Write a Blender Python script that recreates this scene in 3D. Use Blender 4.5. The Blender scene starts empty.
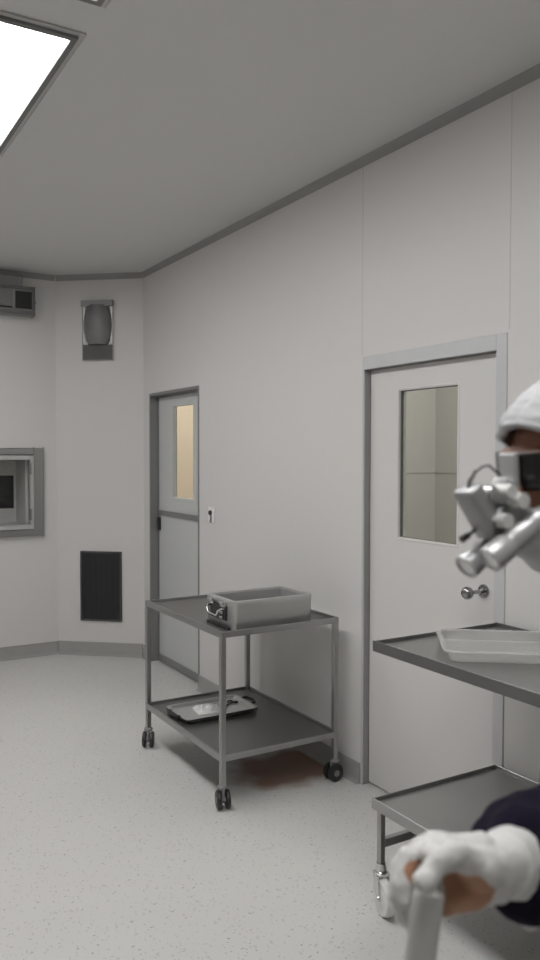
import bpy, bmesh, math, random
from mathutils import Vector, Matrix, noise
random.seed(7)
scene = bpy.context.scene
COL = scene.collection
V = Vector

# ------------------------------------------------------------------ helpers
def link(o, parent=None):
    COL.objects.link(o)
    if parent is not None:
        o.parent = parent
        o.matrix_parent_inverse = Matrix.Translation(-parent.location) if parent.rotation_euler[2] == 0 else parent.matrix_basis.inverted()
    return o

def tag(o, label=None, cat=None, group=None, kind=None):
    if label: o['label'] = label
    if cat: o['category'] = cat
    if group: o['group'] = group
    if kind: o['kind'] = kind
    return o

def empty(name, loc, label=None, cat=None, group=None, kind=None):
    o = bpy.data.objects.new(name, None)
    o.location = loc
    o.empty_display_size = 0.05
    COL.objects.link(o)
    return tag(o, label, cat, group, kind)

def obj(name, bm, mats, parent=None, smooth=False, label=None):
    bmesh.ops.recalc_face_normals(bm, faces=bm.faces)
    me = bpy.data.meshes.new(name)
    bm.to_mesh(me); bm.free()
    if not isinstance(mats, (list, tuple)): mats = [mats]
    for m in mats: me.materials.append(m)
    if smooth:
        for p in me.polygons: p.use_smooth = True
        if smooth != 'all':
            try: me.set_sharp_from_angle(angle=math.radians(38))
            except Exception: pass
    o = bpy.data.objects.new(name, me)
    link(o, parent)
    if label: o['label'] = label
    return o

def box(bm, x0, x1, y0, y1, z0, z1, bevel=0.0, seg=2, M=None):
    r = bmesh.ops.create_cube(bm, size=1.0)
    vs = r['verts']
    for v in vs:
        v.co = V(((x0 + x1) / 2 + v.co.x * (x1 - x0), (y0 + y1) / 2 + v.co.y * (y1 - y0), (z0 + z1) / 2 + v.co.z * (z1 - z0)))
    if M is not None:
        for v in vs: v.co = M @ v.co
    if bevel > 0:
        es = list({e for v in vs for e in v.link_edges})
        bmesh.ops.bevel(bm, geom=es, offset=bevel, segments=seg, affect='EDGES', profile=0.5)
    return bm

def cone(bm, p0, p1, r0, r1, n=20, caps=True):
    p0, p1 = V(p0), V(p1)
    d = p1 - p0
    q = d.to_track_quat('Z', 'Y').to_matrix().to_4x4()
    M = Matrix.Translation((p0 + p1) / 2) @ q
    bmesh.ops.create_cone(bm, cap_ends=caps, cap_tris=False, segments=n, radius1=r0, radius2=r1, depth=d.length, matrix=M)
    return bm

def ball(bm, c, r, M=None, u=20, v=12):
    if not hasattr(r, '__len__'): r = (r, r, r)
    S = Matrix.Diagonal((r[0], r[1], r[2], 1))
    T = Matrix.Translation(V(c)) @ (M.to_4x4() if M is not None else Matrix.Identity(4)) @ S
    lo, hi = bm.verts.new(T @ V((0, 0, -1))), bm.verts.new(T @ V((0, 0, 1)))
    R_ = []
    for j in range(1, v):
        b_ = math.pi * j / v; z_, q_ = -math.cos(b_), math.sin(b_)
        R_.append([bm.verts.new(T @ V((q_ * math.cos(2 * math.pi * k / u), q_ * math.sin(2 * math.pi * k / u), z_))) for k in range(u)])
    for k in range(u):
        n_ = (k + 1) % u
        bm.faces.new((lo, R_[0][n_], R_[0][k])); bm.faces.new((hi, R_[-1][k], R_[-1][n_]))
        for a, c in zip(R_, R_[1:]): bm.faces.new((a[k], a[n_], c[n_], c[k]))
    return bm

def lathe(bm, prof, M=None, n=28):
    """prof: list of (r, z) revolved about local Z."""
    rings = []
    for r, z in prof:
        ring = []
        for k in range(n):
            a = 2 * math.pi * k / n
            p = V((r * math.cos(a), r * math.sin(a), z))
            ring.append(bm.verts.new(M @ p if M is not None else p))
        rings.append(ring)
    for a, b in zip(rings, rings[1:]):
        for k in range(n):
            bm.faces.new((a[k], a[(k + 1) % n], b[(k + 1) % n], b[k]))
    bm.faces.new(rings[0][::-1]); bm.faces.new(rings[-1])
    return bm

def tube(bm, pts, r, n=10):
    """round tube along a polyline with mitred rings"""
    pts = [V(p) for p in pts]
    rings = []
    up = V((0.13, 0.27, 0.95)).normalized()
    for i, p in enumerate(pts):
        t = (pts[min(i + 1, len(pts) - 1)] - pts[max(i - 1, 0)]).normalized()
        a = t.cross(up)
        if a.length < 1e-3: a = t.cross(V((1, 0, 0)))
        a.normalize(); b = t.cross(a).normalized()
        rr = r[i] if hasattr(r, '__len__') else r
        rings.append([bm.verts.new(p + a * rr * math.cos(2 * math.pi * k / n) + b * rr * math.sin(2 * math.pi * k / n)) for k in range(n)])
    for a, b in zip(rings, rings[1:]):
        for k in range(n):
            bm.faces.new((a[k], a[(k + 1) % n], b[(k + 1) % n], b[k]))
    bm.faces.new(rings[0][::-1]); bm.faces.new(rings[-1])
    return bm

def framebars(bm, o0, o1, i0, i1, depth, P, bevel=0.0):
    """rectangular frame in (s,z) plane; P maps (s, n, z) to world; depth=(n0,n1)"""
    for (a0, a1, b0, b1) in ((o0[0], i0[0], o0[1], o1[1]), (i1[0], o1[0], o0[1], o1[1]), (i0[0], i1[0], i1[1], o1[1]), (i0[0], i1[0], o0[1], i0[1])):
        if a1 - a0 > 1e-6 and b1 - b0 > 1e-6:
            box(bm, a0, a1, depth[0], depth[1], b0, b1, bevel, 1, M=P)
    return bm

def remeshed(name, bm, mats, voxel, parent=None, smooth_it=4, fac=0.5, post=None):
    """union of overlapping closed shapes into one continuous skin"""
    me = bpy.data.meshes.new(name); bmesh.ops.recalc_face_normals(bm, faces=bm.faces); bm.to_mesh(me); bm.free()
    t = bpy.data.objects.new('tmp', me); COL.objects.link(t)
    m = t.modifiers.new('r', 'REMESH'); m.mode = 'VOXEL'; m.voxel_size = voxel; m.use_smooth_shade = True
    if smooth_it:
        s = t.modifiers.new('s', 'SMOOTH'); s.iterations = smooth_it; s.factor = fac
    dg = bpy.context.evaluated_depsgraph_get()
    me2 = bpy.data.meshes.new_from_object(t.evaluated_get(dg))
    bpy.data.objects.remove(t); bpy.data.meshes.remove(me)
    me2.name = name
    me2.materials.clear()
    if not isinstance(mats, (list, tuple)): mats = [mats]
    for x in mats: me2.materials.append(x)
    if post: post(me2)
    for p in me2.polygons: p.use_smooth = True
    o = bpy.data.objects.new(name, me2)
    return link(o, parent)

def cap(bm, p0, r0, p1, r1, n=16):
    """tapered capsule of overlapping closed shapes"""
    p0, p1 = V(p0), V(p1)
    ball(bm, p0, r0, u=n, v=10); ball(bm, p1, r1, u=n, v=10)
    if (p1 - p0).length > 1e-5: cone(bm, p0, p1, r0, r1, n)
    return bm

# ------------------------------------------------------------------ materials
def mat(name, color, rough=0.5, metal=0.0, bump=None, var=0.0, spec=0.5, scale=(1, 1, 1), coat=0.0):
    m = bpy.data.materials.new(name); m.use_nodes = True
    nt = m.node_tree; b = nt.nodes['Principled BSDF']
    b.inputs['Roughness'].default_value = rough
    b.inputs['Metallic'].default_value = metal
    b.inputs['Specular IOR Level'].default_value = spec
    b.inputs['Coat Weight'].default_value = coat
    tc = nt.nodes.new('ShaderNodeTexCoord'); mp = nt.nodes.new('ShaderNodeMapping')
    mp.inputs['Scale'].default_value = scale
    nt.links.new(tc.outputs['Object'], mp.inputs['Vector'])
    nz = nt.nodes.new('ShaderNodeTexNoise'); nz.inputs['Scale'].default_value = 14 if bump is None else bump[0]
    nz.inputs['Detail'].default_value = 3
    nt.links.new(mp.outputs['Vector'], nz.inputs['Vector'])
    mx = nt.nodes.new('ShaderNodeMix'); mx.data_type = 'RGBA'
    c = V(color)
    mx.inputs['A'].default_value = (*(c * (1 - var)), 1); mx.inputs['B'].default_value = (*[min(1, k) for k in c * (1 + var)], 1)
    nt.links.new(nz.outputs['Fac'], mx.inputs['Factor'])
    nt.links.new(mx.outputs['Result'], b.inputs['Base Color'])
    if bump:
        bp = nt.nodes.new('ShaderNodeBump'); bp.inputs['Strength'].default_value = bump[1]; bp.inputs['Distance'].default_value = bump[2]
        nt.links.new(nz.outputs['Fac'], bp.inputs['Height']); nt.links.new(bp.outputs['Normal'], b.inputs['Normal'])
    return m

def glass(name, tint=(1, 1, 1), rough=0.02, fres=1.45, mixmin=0.0):
    m = bpy.data.materials.new(name); m.use_nodes = True
    nt = m.node_tree; nt.nodes.clear()
    out = nt.nodes.new('ShaderNodeOutputMaterial'); t = nt.nodes.new('ShaderNodeBsdfTransparent'); g = nt.nodes.new('ShaderNodeBsdfGlossy')
    t.inputs['Color'].default_value = (*tint, 1); g.inputs['Roughness'].default_value = rough
    f = nt.nodes.new('ShaderNodeFresnel'); f.inputs['IOR'].default_value = fres
    x = nt.nodes.new('ShaderNodeMixShader')
    gm = nt.nodes.new('ShaderNodeNewGeometry'); iv = nt.nodes.new('ShaderNodeMath'); iv.operation = 'SUBTRACT'; iv.inputs[0].default_value = 1
    mu = nt.nodes.new('ShaderNodeMath'); mu.operation = 'MULTIPLY'
    nt.links.new(gm.outputs['Backfacing'], iv.inputs[1]); nt.links.new(iv.outputs[0], mu.inputs[0]); nt.links.new(f.outputs[0], mu.inputs[1])
    nt.links.new(mu.outputs[0], x.inputs[0]); nt.links.new(t.outputs[0], x.inputs[1]); nt.links.new(g.outputs[0], x.inputs[2])
    nt.links.new(x.outputs[0], out.inputs[0])
    return m

def emis(name, color, strength):
    m = bpy.data.materials.new(name); m.use_nodes = True
    nt = m.node_tree; nt.nodes.clear()
    out = nt.nodes.new('ShaderNodeOutputMaterial'); e = nt.nodes.new('ShaderNodeEmission')
    e.inputs['Color'].default_value = (*color, 1); e.inputs['Strength'].default_value = strength
    nt.links.new(e.outputs[0], out.inputs[0]); return m

WALL = mat('wall_paint', (0.672, 0.660, 0.645), 0.42, var=0.012, spec=0.35)
CEIL = mat('ceiling_paint', (0.66, 0.656, 0.648), 0.6, var=0.012, spec=0.3)
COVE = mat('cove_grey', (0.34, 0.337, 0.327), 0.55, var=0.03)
BASE = mat('baseboard_vinyl', (0.36, 0.357, 0.345), 0.5, var=0.05)
SEAL = mat('sealant', (0.58, 0.573, 0.555), 0.6)
FRAME = mat('door_frame_aluminium', (0.58, 0.585, 0.595), 0.4, metal=0.1, var=0.03)
FRAMED = mat('door_frame_steel', (0.27, 0.27, 0.265), 0.45, metal=0.4, var=0.03)
LEAF = mat('door_laminate', (0.672, 0.660, 0.645), 0.38, var=0.012, spec=0.4)
LEAF2 = mat('door_laminate_grey', (0.56, 0.57, 0.565), 0.38, var=0.012, spec=0.4)
GASK = mat('rubber_gasket', (0.06, 0.06, 0.06), 0.6)
STEEL = mat('brushed_steel', (0.40, 0.40, 0.395), 0.36, metal=0.95, var=0.05, bump=(60, 0.04, 0.001), scale=(1, 10, 10))
STEELD = mat('dull_steel', (0.27, 0.27, 0.268), 0.40, metal=0.9, var=0.06, bump=(60, 0.04, 0.001), scale=(8, 1, 8))
STEELB = mat('bright_steel', (0.62, 0.62, 0.615), 0.26, metal=0.95, var=0.05, bump=(50, 0.03, 0.001), scale=(1, 8, 8))
CHROME = mat('chrome', (0.72, 0.72, 0.72), 0.13, metal=1.0)
BLACK = mat('black_plastic', (0.022, 0.022, 0.023), 0.4, var=0.1)
DGREY = mat('dark_grey_mesh', (0.035, 0.036, 0.038), 0.6, var=0.1)
MGREY = mat('mid_grey_plastic', (0.22, 0.22, 0.22), 0.5, var=0.05)
GREYMET = mat('grey_enamel', (0.30, 0.30, 0.30), 0.5, var=0.04)
WPLAST = mat('white_plastic', (0.72, 0.72, 0.70), 0.35, var=0.03)
CLEAR = bpy.data.materials.new('clear_plastic')
PANE = glass('window_glass', (0.86, 0.87, 0.84), 0.02)
PANE2 = glass('pass_glass', (0.95, 0.95, 0.95), 0.03)
LENS = emis('light_diffuser', (1.0, 0.992, 0.985), 8.5)

# clear polypropylene: part see-through, part milky, glossy
CLEAR.use_nodes = True
nt = CLEAR.node_tree; nt.nodes.clear()
_o = nt.nodes.new('ShaderNodeOutputMaterial'); _t = nt.nodes.new('ShaderNodeBsdfTransparent'); _t.inputs[0].default_value = (0.93, 0.93, 0.92, 1)
_p = nt.nodes.new('ShaderNodeBsdfPrincipled'); _p.inputs['Base Color'].default_value = (0.9, 0.9, 0.89, 1); _p.inputs['Roughness'].default_value = 0.12
_x = nt.nodes.new('ShaderNodeMixShader'); _x.inputs[0].default_value = 0.30
nt.links.new(_t.outputs[0], _x.inputs[1]); nt.links.new(_p.outputs[0], _x.inputs[2]); nt.links.new(_x.outputs[0], _o.inputs[0])

# speckled vinyl floor with a red-brown patch where the small cart stands
FLOOR = bpy.data.materials.new('speckled_vinyl'); FLOOR.use_nodes = True
nt = FLOOR.node_tree; b = nt.nodes['Principled BSDF']; N = nt.nodes.new; Lk = nt.links.new
tc = N('ShaderNodeTexCoord')
b.inputs['Roughness'].default_value = 0.38; b.inputs['Specular IOR Level'].default_value = 0.4
def fleck(scale, thr, col_from, dark, squash):
    mp = N('ShaderNodeMapping'); mp.inputs['Scale'].default_value = squash; mp.inputs['Rotation'].default_value = (0, 0, random.random() * 3)
    Lk(tc.outputs['Object'], mp.inputs['Vector'])
    nzw = N('ShaderNodeTexNoise'); nzw.inputs['Scale'].default_value = scale * 1.7; Lk(mp.outputs[0], nzw.inputs['Vector'])
    va = N('ShaderNodeVectorMath'); va.operation = 'MULTIPLY_ADD'; va.inputs[1].default_value = (0.02, 0.02, 0.02)
    Lk(nzw.outputs['Color'], va.inputs[0]); Lk(mp.outputs[0], va.inputs[2])
    vo = N('ShaderNodeTexVoronoi'); vo.inputs['Scale'].default_value = scale; Lk(va.outputs[0], vo.inputs['Vector'])
    lt = N('ShaderNodeMath'); lt.operation = 'LESS_THAN'; lt.inputs[1].default_value = thr; Lk(vo.outputs['Distance'], lt.inputs[0])
    sp = N('ShaderNodeSeparateColor'); Lk(vo.outputs['Color'], sp.inputs[0])
    g = N('ShaderNodeMath'); g.operation = 'GREATER_THAN'; g.inputs[1].default_value = 0.35; Lk(sp.outputs[0], g.inputs[0])
    mu = N('ShaderNodeMath'); mu.operation = 'MULTIPLY'; Lk(lt.outputs[0], mu.inputs[0]); Lk(g.outputs[0], mu.inputs[1])
    mx = N('ShaderNodeMix'); mx.data_type = 'RGBA'; mx.inputs['B'].default_value = dark
    Lk(mu.outputs[0], mx.inputs['Factor']); Lk(col_from, mx.inputs['A'])
    return mx.outputs['Result']
nz = N('ShaderNodeTexNoise'); nz.inputs['Scale'].default_value = 2.2; nz.inputs['Detail'].default_value = 6; Lk(tc.outputs['Object'], nz.inputs['Vector'])
m0 = N('ShaderNodeMix'); m0.data_type = 'RGBA'; m0.inputs['A'].default_value = (0.59, 0.583, 0.567, 1); m0.inputs['B'].default_value = (0.635, 0.628, 0.61, 1)
Lk(nz.outputs['Fac'], m0.inputs['Factor'])
c = fleck(62, 0.23, m0.outputs['Result'], (0.50, 0.49, 0.48, 1), (1, 0.6, 1))
c = fleck(58, 0.15, c, (0.29, 0.285, 0.28, 1), (0.6, 1, 1))
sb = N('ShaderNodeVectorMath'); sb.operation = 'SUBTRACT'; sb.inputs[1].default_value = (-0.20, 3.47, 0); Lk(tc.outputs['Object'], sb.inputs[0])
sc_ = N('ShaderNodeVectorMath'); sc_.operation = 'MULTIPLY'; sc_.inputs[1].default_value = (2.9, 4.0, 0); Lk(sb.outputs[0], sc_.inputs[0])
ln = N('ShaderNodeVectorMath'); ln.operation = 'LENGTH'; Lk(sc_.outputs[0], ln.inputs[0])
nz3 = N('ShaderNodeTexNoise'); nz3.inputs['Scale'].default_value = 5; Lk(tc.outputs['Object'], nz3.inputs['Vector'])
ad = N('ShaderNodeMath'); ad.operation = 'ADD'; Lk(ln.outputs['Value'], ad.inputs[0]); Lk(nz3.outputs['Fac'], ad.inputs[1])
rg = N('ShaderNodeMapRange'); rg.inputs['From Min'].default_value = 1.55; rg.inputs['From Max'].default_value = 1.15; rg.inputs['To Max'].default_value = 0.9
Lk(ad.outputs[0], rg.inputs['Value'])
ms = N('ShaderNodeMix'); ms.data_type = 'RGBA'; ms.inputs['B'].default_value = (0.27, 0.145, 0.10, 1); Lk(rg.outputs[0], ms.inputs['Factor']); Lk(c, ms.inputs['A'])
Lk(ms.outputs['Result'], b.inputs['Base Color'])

# ------------------------------------------------------------------ room shell
H = 3.045
XL, YN, YF = -4.6, -2.6, 6.42           # far left wall, near wall, far wall
AX, AY, BX, BY = 0.0, 5.95, -0.56, 6.42  # corner panel between the side wall and the far wall
def struct(name, bm, m, parent=None, smooth=False):
    o = obj(name, bm, m, parent, smooth)
    if parent is None: o['kind'] = 'structure'
    return o

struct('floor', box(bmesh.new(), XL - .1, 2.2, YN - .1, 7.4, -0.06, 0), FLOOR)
struct('ceiling', box(bmesh.new(), XL - .1, 2.2, YN - .1, 7.4, H, H + .06), CEIL)

def pierced(bm, s0, s1, z0, z1, n0, n1, holes, P):
    ss = sorted({s0, s1, *[h[0] for h in holes], *[h[1] for h in holes]})
    for a, c_ in zip(ss, ss[1:]):
        mid = (a + c_) / 2
        zs = [z0]
        for h in sorted([h for h in holes if h[0] < mid < h[1]], key=lambda h: h[2]): zs += [h[2], h[3]]
        zs.append(z1)
        for k in range(0, len(zs), 2):
            if zs[k + 1] - zs[k] > 1e-6: box(bm, a, c_, n0, n1, zs[k], zs[k + 1], M=P)
    bmesh.ops.remove_doubles(bm, verts=bm.verts, dist=1e-5)
    return bm

# maps (s, n, z): s along the wall, n out into the room
PR = Matrix(((0, -1, 0, 0), (1, 0, 0, 0), (0, 0, 1, 0), (0, 0, 0, 1)))           # side wall: s = y, n = -x
PF = Matrix(((1, 0, 0, 0), (0, -1, 0, YF), (0, 0, 1, 0), (0, 0, 0, 1)))          # far wall:  s = x, n = -y
_D = V((BX - AX, BY - AY, 0)).normalized(); _LA = (V((BX, BY, 0)) - V((AX, AY, 0))).length
_Nn = V((-_D.y, -_D.x * -1, 0))
_Nn = V((_D.y * -1, _D.x, 0))            # into the room
if _Nn.dot(V((-1, -1, 0))) < 0: _Nn = -_Nn
PA = Matrix(((_D.x, _Nn.x, 0, AX), (_D.y, _Nn.y, 0, AY), (0, 0, 1, 0), (0, 0, 0, 1)))

D1 = (2.205, 3.105, 0.0, 2.085)          # near door opening  (y0, y1, z0, z1)
D2 = (4.94, 5.815, 0.0, 2.08)            # far door opening
struct('wall_right', pierced(bmesh.new(), YN, AY, 0, H, -0.10, 0, [D1, D2], PR), WALL)
struct('wall_corner', box(bmesh.new(), 0, _LA, -0.06, 0, 0, H, M=PA), WALL)
PB = (-1.37, -0.748, 1.022, 1.612)       # pass-through opening in the far wall
struct('wall_back', pierced(bmesh.new(), XL, BX, 0, H, -0.08, 0, [PB], PF), WALL)
struct('wall_left', box(bmesh.new(), XL - .1, XL, YN, YF, 0, H), WALL)
struct('wall_front', box(bmesh.new(), XL, 0.1, YN - .1, YN, 0, H), WALL)

# joints between the wall panels
for k, (s, z0, z1) in enumerate(((2.189, 2.10, H - .05), (3.118, 2.10, H - .05), (1.02, .1, H - .05), (-.2, .1, H - .05)), 1):
    struct('trim_%d' % k, box(bmesh.new(), s - .0025, s + .0025, 0, .0008, z0, z1, M=PR), SEAL)

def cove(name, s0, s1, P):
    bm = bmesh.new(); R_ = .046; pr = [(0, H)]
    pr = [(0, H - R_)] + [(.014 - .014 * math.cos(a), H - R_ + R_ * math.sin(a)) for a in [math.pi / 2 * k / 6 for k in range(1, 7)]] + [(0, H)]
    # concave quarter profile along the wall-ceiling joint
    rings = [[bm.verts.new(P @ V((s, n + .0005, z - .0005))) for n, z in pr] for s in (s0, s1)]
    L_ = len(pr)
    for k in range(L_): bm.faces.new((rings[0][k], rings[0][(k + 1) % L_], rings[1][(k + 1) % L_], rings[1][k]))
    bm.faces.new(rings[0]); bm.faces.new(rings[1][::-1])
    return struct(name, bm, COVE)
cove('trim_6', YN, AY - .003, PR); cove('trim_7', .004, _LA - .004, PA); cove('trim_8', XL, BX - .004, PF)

def baseb(name, segs, P):
    bm = bmesh.new()
    for s0, s1 in segs:
        box(bm, s0, s1, .0003, .010, 0.0005, .102, .004, 2, M=P)
        # small cove where it meets the floor
        vs = [[bm.verts.new(P @ V((s, n, z))) for n, z in ((.010, .02), (.012, .010), (.018, .004), (.028, .0008), (.010, .0008))] for s in (s0, s1)]
        for k in range(5): bm.faces.new((vs[0][k], vs[0][(k + 1) % 5], vs[1][(k + 1) % 5], vs[1][k]))
    return struct(name, bm, BASE)
baseb('baseboard_right', [(YN, 2.196), (3.114, 4.938), (5.82, AY - .012)], PR)
baseb('baseboard_corner', [(.012, _LA - .012)], PA)
baseb('baseboard_back', [(XL, BX - .008)], PF)

# ------------------------------------------------------------------ rooms beyond the two doors
BACKW = mat('corridor_paint', (0.50, 0.49, 0.468), 0.6, var=0.02)
CREAM = mat('cream_paint', (0.72, 0.645, 0.555), 0.6, var=0.02)
struct('wall_corridor', box(bmesh.new(), 1.55, 1.6, 1.2, 4.3, 0, H), BACKW)
struct('wall_corridor_end', box(bmesh.new(), .10, 1.6, 4.3, 4.35, 0, H), BACKW)
struct('wall_corridor_start', box(bmesh.new(), .10, 1.6, 1.15, 1.2, 0, H), BACKW)
bm = bmesh.new()
box(bm, 1.546, 1.55, 1.2, 4.3, 1.49, 1.505); box(bm, .11, 1.55, 4.295, 4.2995, 1.49, 1.505); box(bm, 1.54, 1.55, 3.10, 3.12, 0, H); box(bm, 1.54, 1.55, 3.62, 3.66, 0, H)
struct('trim_9', bm, BACKW)
struct('wall_anteroom', box(bmesh.new(), 1.75, 1.8, 4.35, 7.3, 0, H), CREAM)
struct('wall_anteroom_end', box(bmesh.new(), .10, 1.8, 7.3, 7.35, 0, H), CREAM)
struct('wall_anteroom_start', box(bmesh.new(), 1.6, 1.8, 4.3, 4.35, 0, H), CREAM)
struct('wall_anteroom_side', box(bmesh.new(), .06, .10, 5.98, 7.3, 0, H), CREAM)
def area(name, loc, sx, sy, power, color, rot=(0, 0, 0)):
    l = bpy.data.lights.new(name, 'AREA'); l.shape = 'RECTANGLE'; l.size = sx; l.size_y = sy; l.energy = power; l.color = color
    o = bpy.data.objects.new(name, l); o.location = loc; o.rotation_euler = rot; COL.objects.link(o); return o
area('corridor_lamp', (.9, 2.9, H - .03), .5, 1.0, 29.0, (1, .985, .965))
area('anteroom_lamp', (1.0, 6.1, H - .03), .6, 1.2, 30.0, (1, .96, .9))

# ------------------------------------------------------------------ near door
d1 = empty('door_1', (0, 2.655, 0), kind='structure', label='closed pale door with tall window and round steel knob', cat='door')
obj('door_frame', framebars(bmesh.new(), (2.196, .0006), (3.112, 2.09), (2.252, .0006), (3.098, 2.027), (-.004, .005), PR, .002), FRAME, d1)
bm = bmesh.new()
framebars(bm, (2.240, .0006), (3.104, 2.040), (2.252, .0006), (3.098, 2.027), (-.098, -.004), PR)
obj('reveal_lining', bm, mat('reveal_steel', (.33, .33, .325), .4, metal=.2, var=.04), d1)
leaf = obj('door_leaf', pierced(bmesh.new(), 2.2555, 3.0945, .012, 2.0235, -.078, -.036, [(2.503, 2.883, 1.236, 1.913)], PR), LEAF, d1)
obj('window_frame', framebars(bmesh.new(), (2.491, 1.224), (2.895, 1.925), (2.500, 1.233), (2.886, 1.916), (-.060, -.0335), PR, .0015), LEAF, d1)
obj('window_seal', framebars(bmesh.new(), (2.500, 1.233), (2.886, 1.916), (2.506, 1.239), (2.880, 1.910), (-.060, -.046), PR), mat('seal_grey', (.16, .16, .155), .6), d1)
obj('window_pane', box(bmesh.new(), 2.506, 2.880, -.056, -.050, 1.239, 1.910, M=PR), PANE, d1)
KNOB = mat('knob_steel', (.36, .36, .36), .2, metal=1.0)
hz, hy = 1.064, 2.341
K = Matrix.Translation((0.0358, hy, hz)) @ Matrix.Rotation(-math.pi / 2, 4, 'Y')
kn = obj('door_knob', lathe(bmesh.new(), [(.0005, .072), (.009, .0715), (.017, .075), (.0240, .083), (.0262, .092), (.0245, .103), (.015, .114), (.0005, .115)], K), KNOB, d1, 'all')
obj('knob_rose', lathe(bmesh.new(), [(.028, 0), (.0285, .006), (.025, .0115), (.020, .0115), (.017, .008), (.0095, .009), (.0075, .073), (.0005, .073)], K), KNOB, kn, True)

# ------------------------------------------------------------------ far door
d2 = empty('door_2', (0, 5.378, 0), kind='structure', label='narrow recessed grey door with lit cream window', cat='door')
bm = bmesh.new()
framebars(bm, (4.937, .0006), (5.819, 2.086), (4.952, .0006), (5.800, 2.066), (-.062, .006), PR, .002)
framebars(bm, (4.942, .0006), (5.813, 2.078), (4.962, .0006), (5.79, 2.05), (-.098, -.062), PR)
obj('door_frame', bm, FRAMED, d2)
obj('door_leaf', pierced(bmesh.new(), 4.956, 5.796, .01, 2.06, -.098, -.064, [(5.152, 5.53, 1.285, 1.985)], PR), LEAF2, d2)
obj('window_frame', framebars(bmesh.new(), (5.14, 1.273), (5.543, 1.997), (5.165, 1.297), (5.518, 1.973), (-.094, -.060), PR, .002), LEAF2, d2)
obj('window_pane', box(bmesh.new(), 5.165, 5.518, -.092, -.087, 1.297, 1.973, M=PR), PANE, d2)
obj('cross_rail', box(bmesh.new(), 4.956, 5.79, -.0639, -.052, 1.148, 1.186, .002, M=PR), FRAMED, d2)
obj('kick_rail', box(bmesh.new(), 4.956, 5.79, -.0639, -.052, .006, .062, .002, M=PR), FRAMED, d2)
bm = bmesh.new()
box(bm, 5.755, 5.785, -.0639, -.042, 1.03, 1.13, .004, M=PR)
obj('door_handle', bm, BLACK, d2)

# small keyed switch beside the far door
PLATE = mat('switch_plate', (.88, .88, .87), .35)
ks = empty('key_switch', (0, 4.745, 1.2), 'small white key switch plate on the wall beside the recessed grey door', 'switch')
obj('plate', box(bmesh.new(), 4.700, 4.784, .0, .010, 1.165, 1.268, .004, M=PR), PLATE, ks)
bm = bmesh.new(); cone(bm, (-.010, 4.743, 1.232), (-.022, 4.743, 1.232), .017, .015, 16)
obj('lock_barrel', bm, BLACK, ks)
bm = bmesh.new(); box(bm, 4.728, 4.740, .010, .020, 1.175, 1.216, .003, M=PR); box(bm, 4.727, 4.755, .010, .016, 1.168, 1.182, .003, M=PR)
obj('key_tag', bm, MGREY, ks)

# ------------------------------------------------------------------ corner panel fittings
pv = empty('wall_fixture', PA @ V((.367, 0, 2.362)), 'tall steel wall fixture with rounded grey cover, high on the corner panel', 'wall fixture')
obj('back_plate', box(bmesh.new(), .241, .494, 0, .012, 2.362, 2.828, .002, M=PA), mat('fixture_white', (.86, .86, .86), .25), pv)
obj('side_frame', framebars(bmesh.new(), (.241, 2.362), (.494, 2.828), (.244, 2.365), (.491, 2.825), (.012, .03), PA), GREYMET, pv)
obj('head_rail', box(bmesh.new(), .241, .494, .012, .05, 2.785, 2.828, .003, M=PA), GREYMET, pv)
for s0, s1 in ((.246, .258), (.478, .490)):
    obj('pale_strip', box(bmesh.new(), s0 - .004, s1 + .004, .012, .022, 2.50, 2.785, .002, M=PA), mat('fixture_strip', (.86, .86, .86), .25), pv)
bm = bmesh.new(); ns, nzz = 16, 14; g = []
for j in range(nzz + 1):
    t = j / nzz; z = 2.485 + t * .31; w = .074 + .045 * math.sin(math.pi * min(1, max(0, t * .98 + .01))) ** .6
    row = []
    for i in range(ns + 1):
        a = math.pi * i / ns
        row.append(bm.verts.new(PA @ V((.367 - w * math.cos(a), .013 + .075 * math.sin(a) * (.75 + .25 * math.sin(math.pi * t)), z))))
    g.append(row)
for j in range(nzz):
    for i in range(ns): bm.faces.new((g[j][i], g[j][i + 1], g[j + 1][i + 1], g[j + 1][i]))
bm.faces.new(g[0]); bm.faces.new(g[-1][::-1])
for j in range(nzz): bm.faces.new((g[j][0], g[j + 1][0], g[j + 1][-1], g[j][-1]))
obj('rounded_cover', bm, mat('satin_grey_cover', (.20, .20, .205), .42, metal=.2, var=.12), pv, True)
bm = bmesh.new(); box(bm, .245, .490, .012, .026, 2.366, 2.482, .002, M=PA)
for k in range(9): box(bm, .252, .483, .026, .031, 2.374 + k * .0118, 2.379 + k * .0118, M=PA)
obj('vent_grille', bm, mat('vent_grey', (.13, .13, .128), .5, metal=.4), pv)

rg_ = empty('return_air_grille', PA @ V((.357, 0, .282)), 'dark grey rectangular air grille low on the corner panel', 'air grille')
obj('grille_frame', framebars(bmesh.new(), (.185, .282), (.528, .838), (.197, .294), (.516, .826), (0, .014), PA, .002), mat('grille_frame_grey', (.085, .085, .088), .5, metal=.3), rg_)
bm = bmesh.new(); box(bm, .197, .516, .0, .003, .294, .826, M=PA)
for k in range(44):
    z = .298 + k * .012
    box(bm, .197, .516, .003, .010, z, z + .006, M=PA)
for k in range(7): box(bm, .197 + .045 * (k + .5), .203 + .045 * (k + .5), .008, .0125, .294, .826, M=PA)
obj('louvre_panel', bm, DGREY, rg_)

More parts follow.
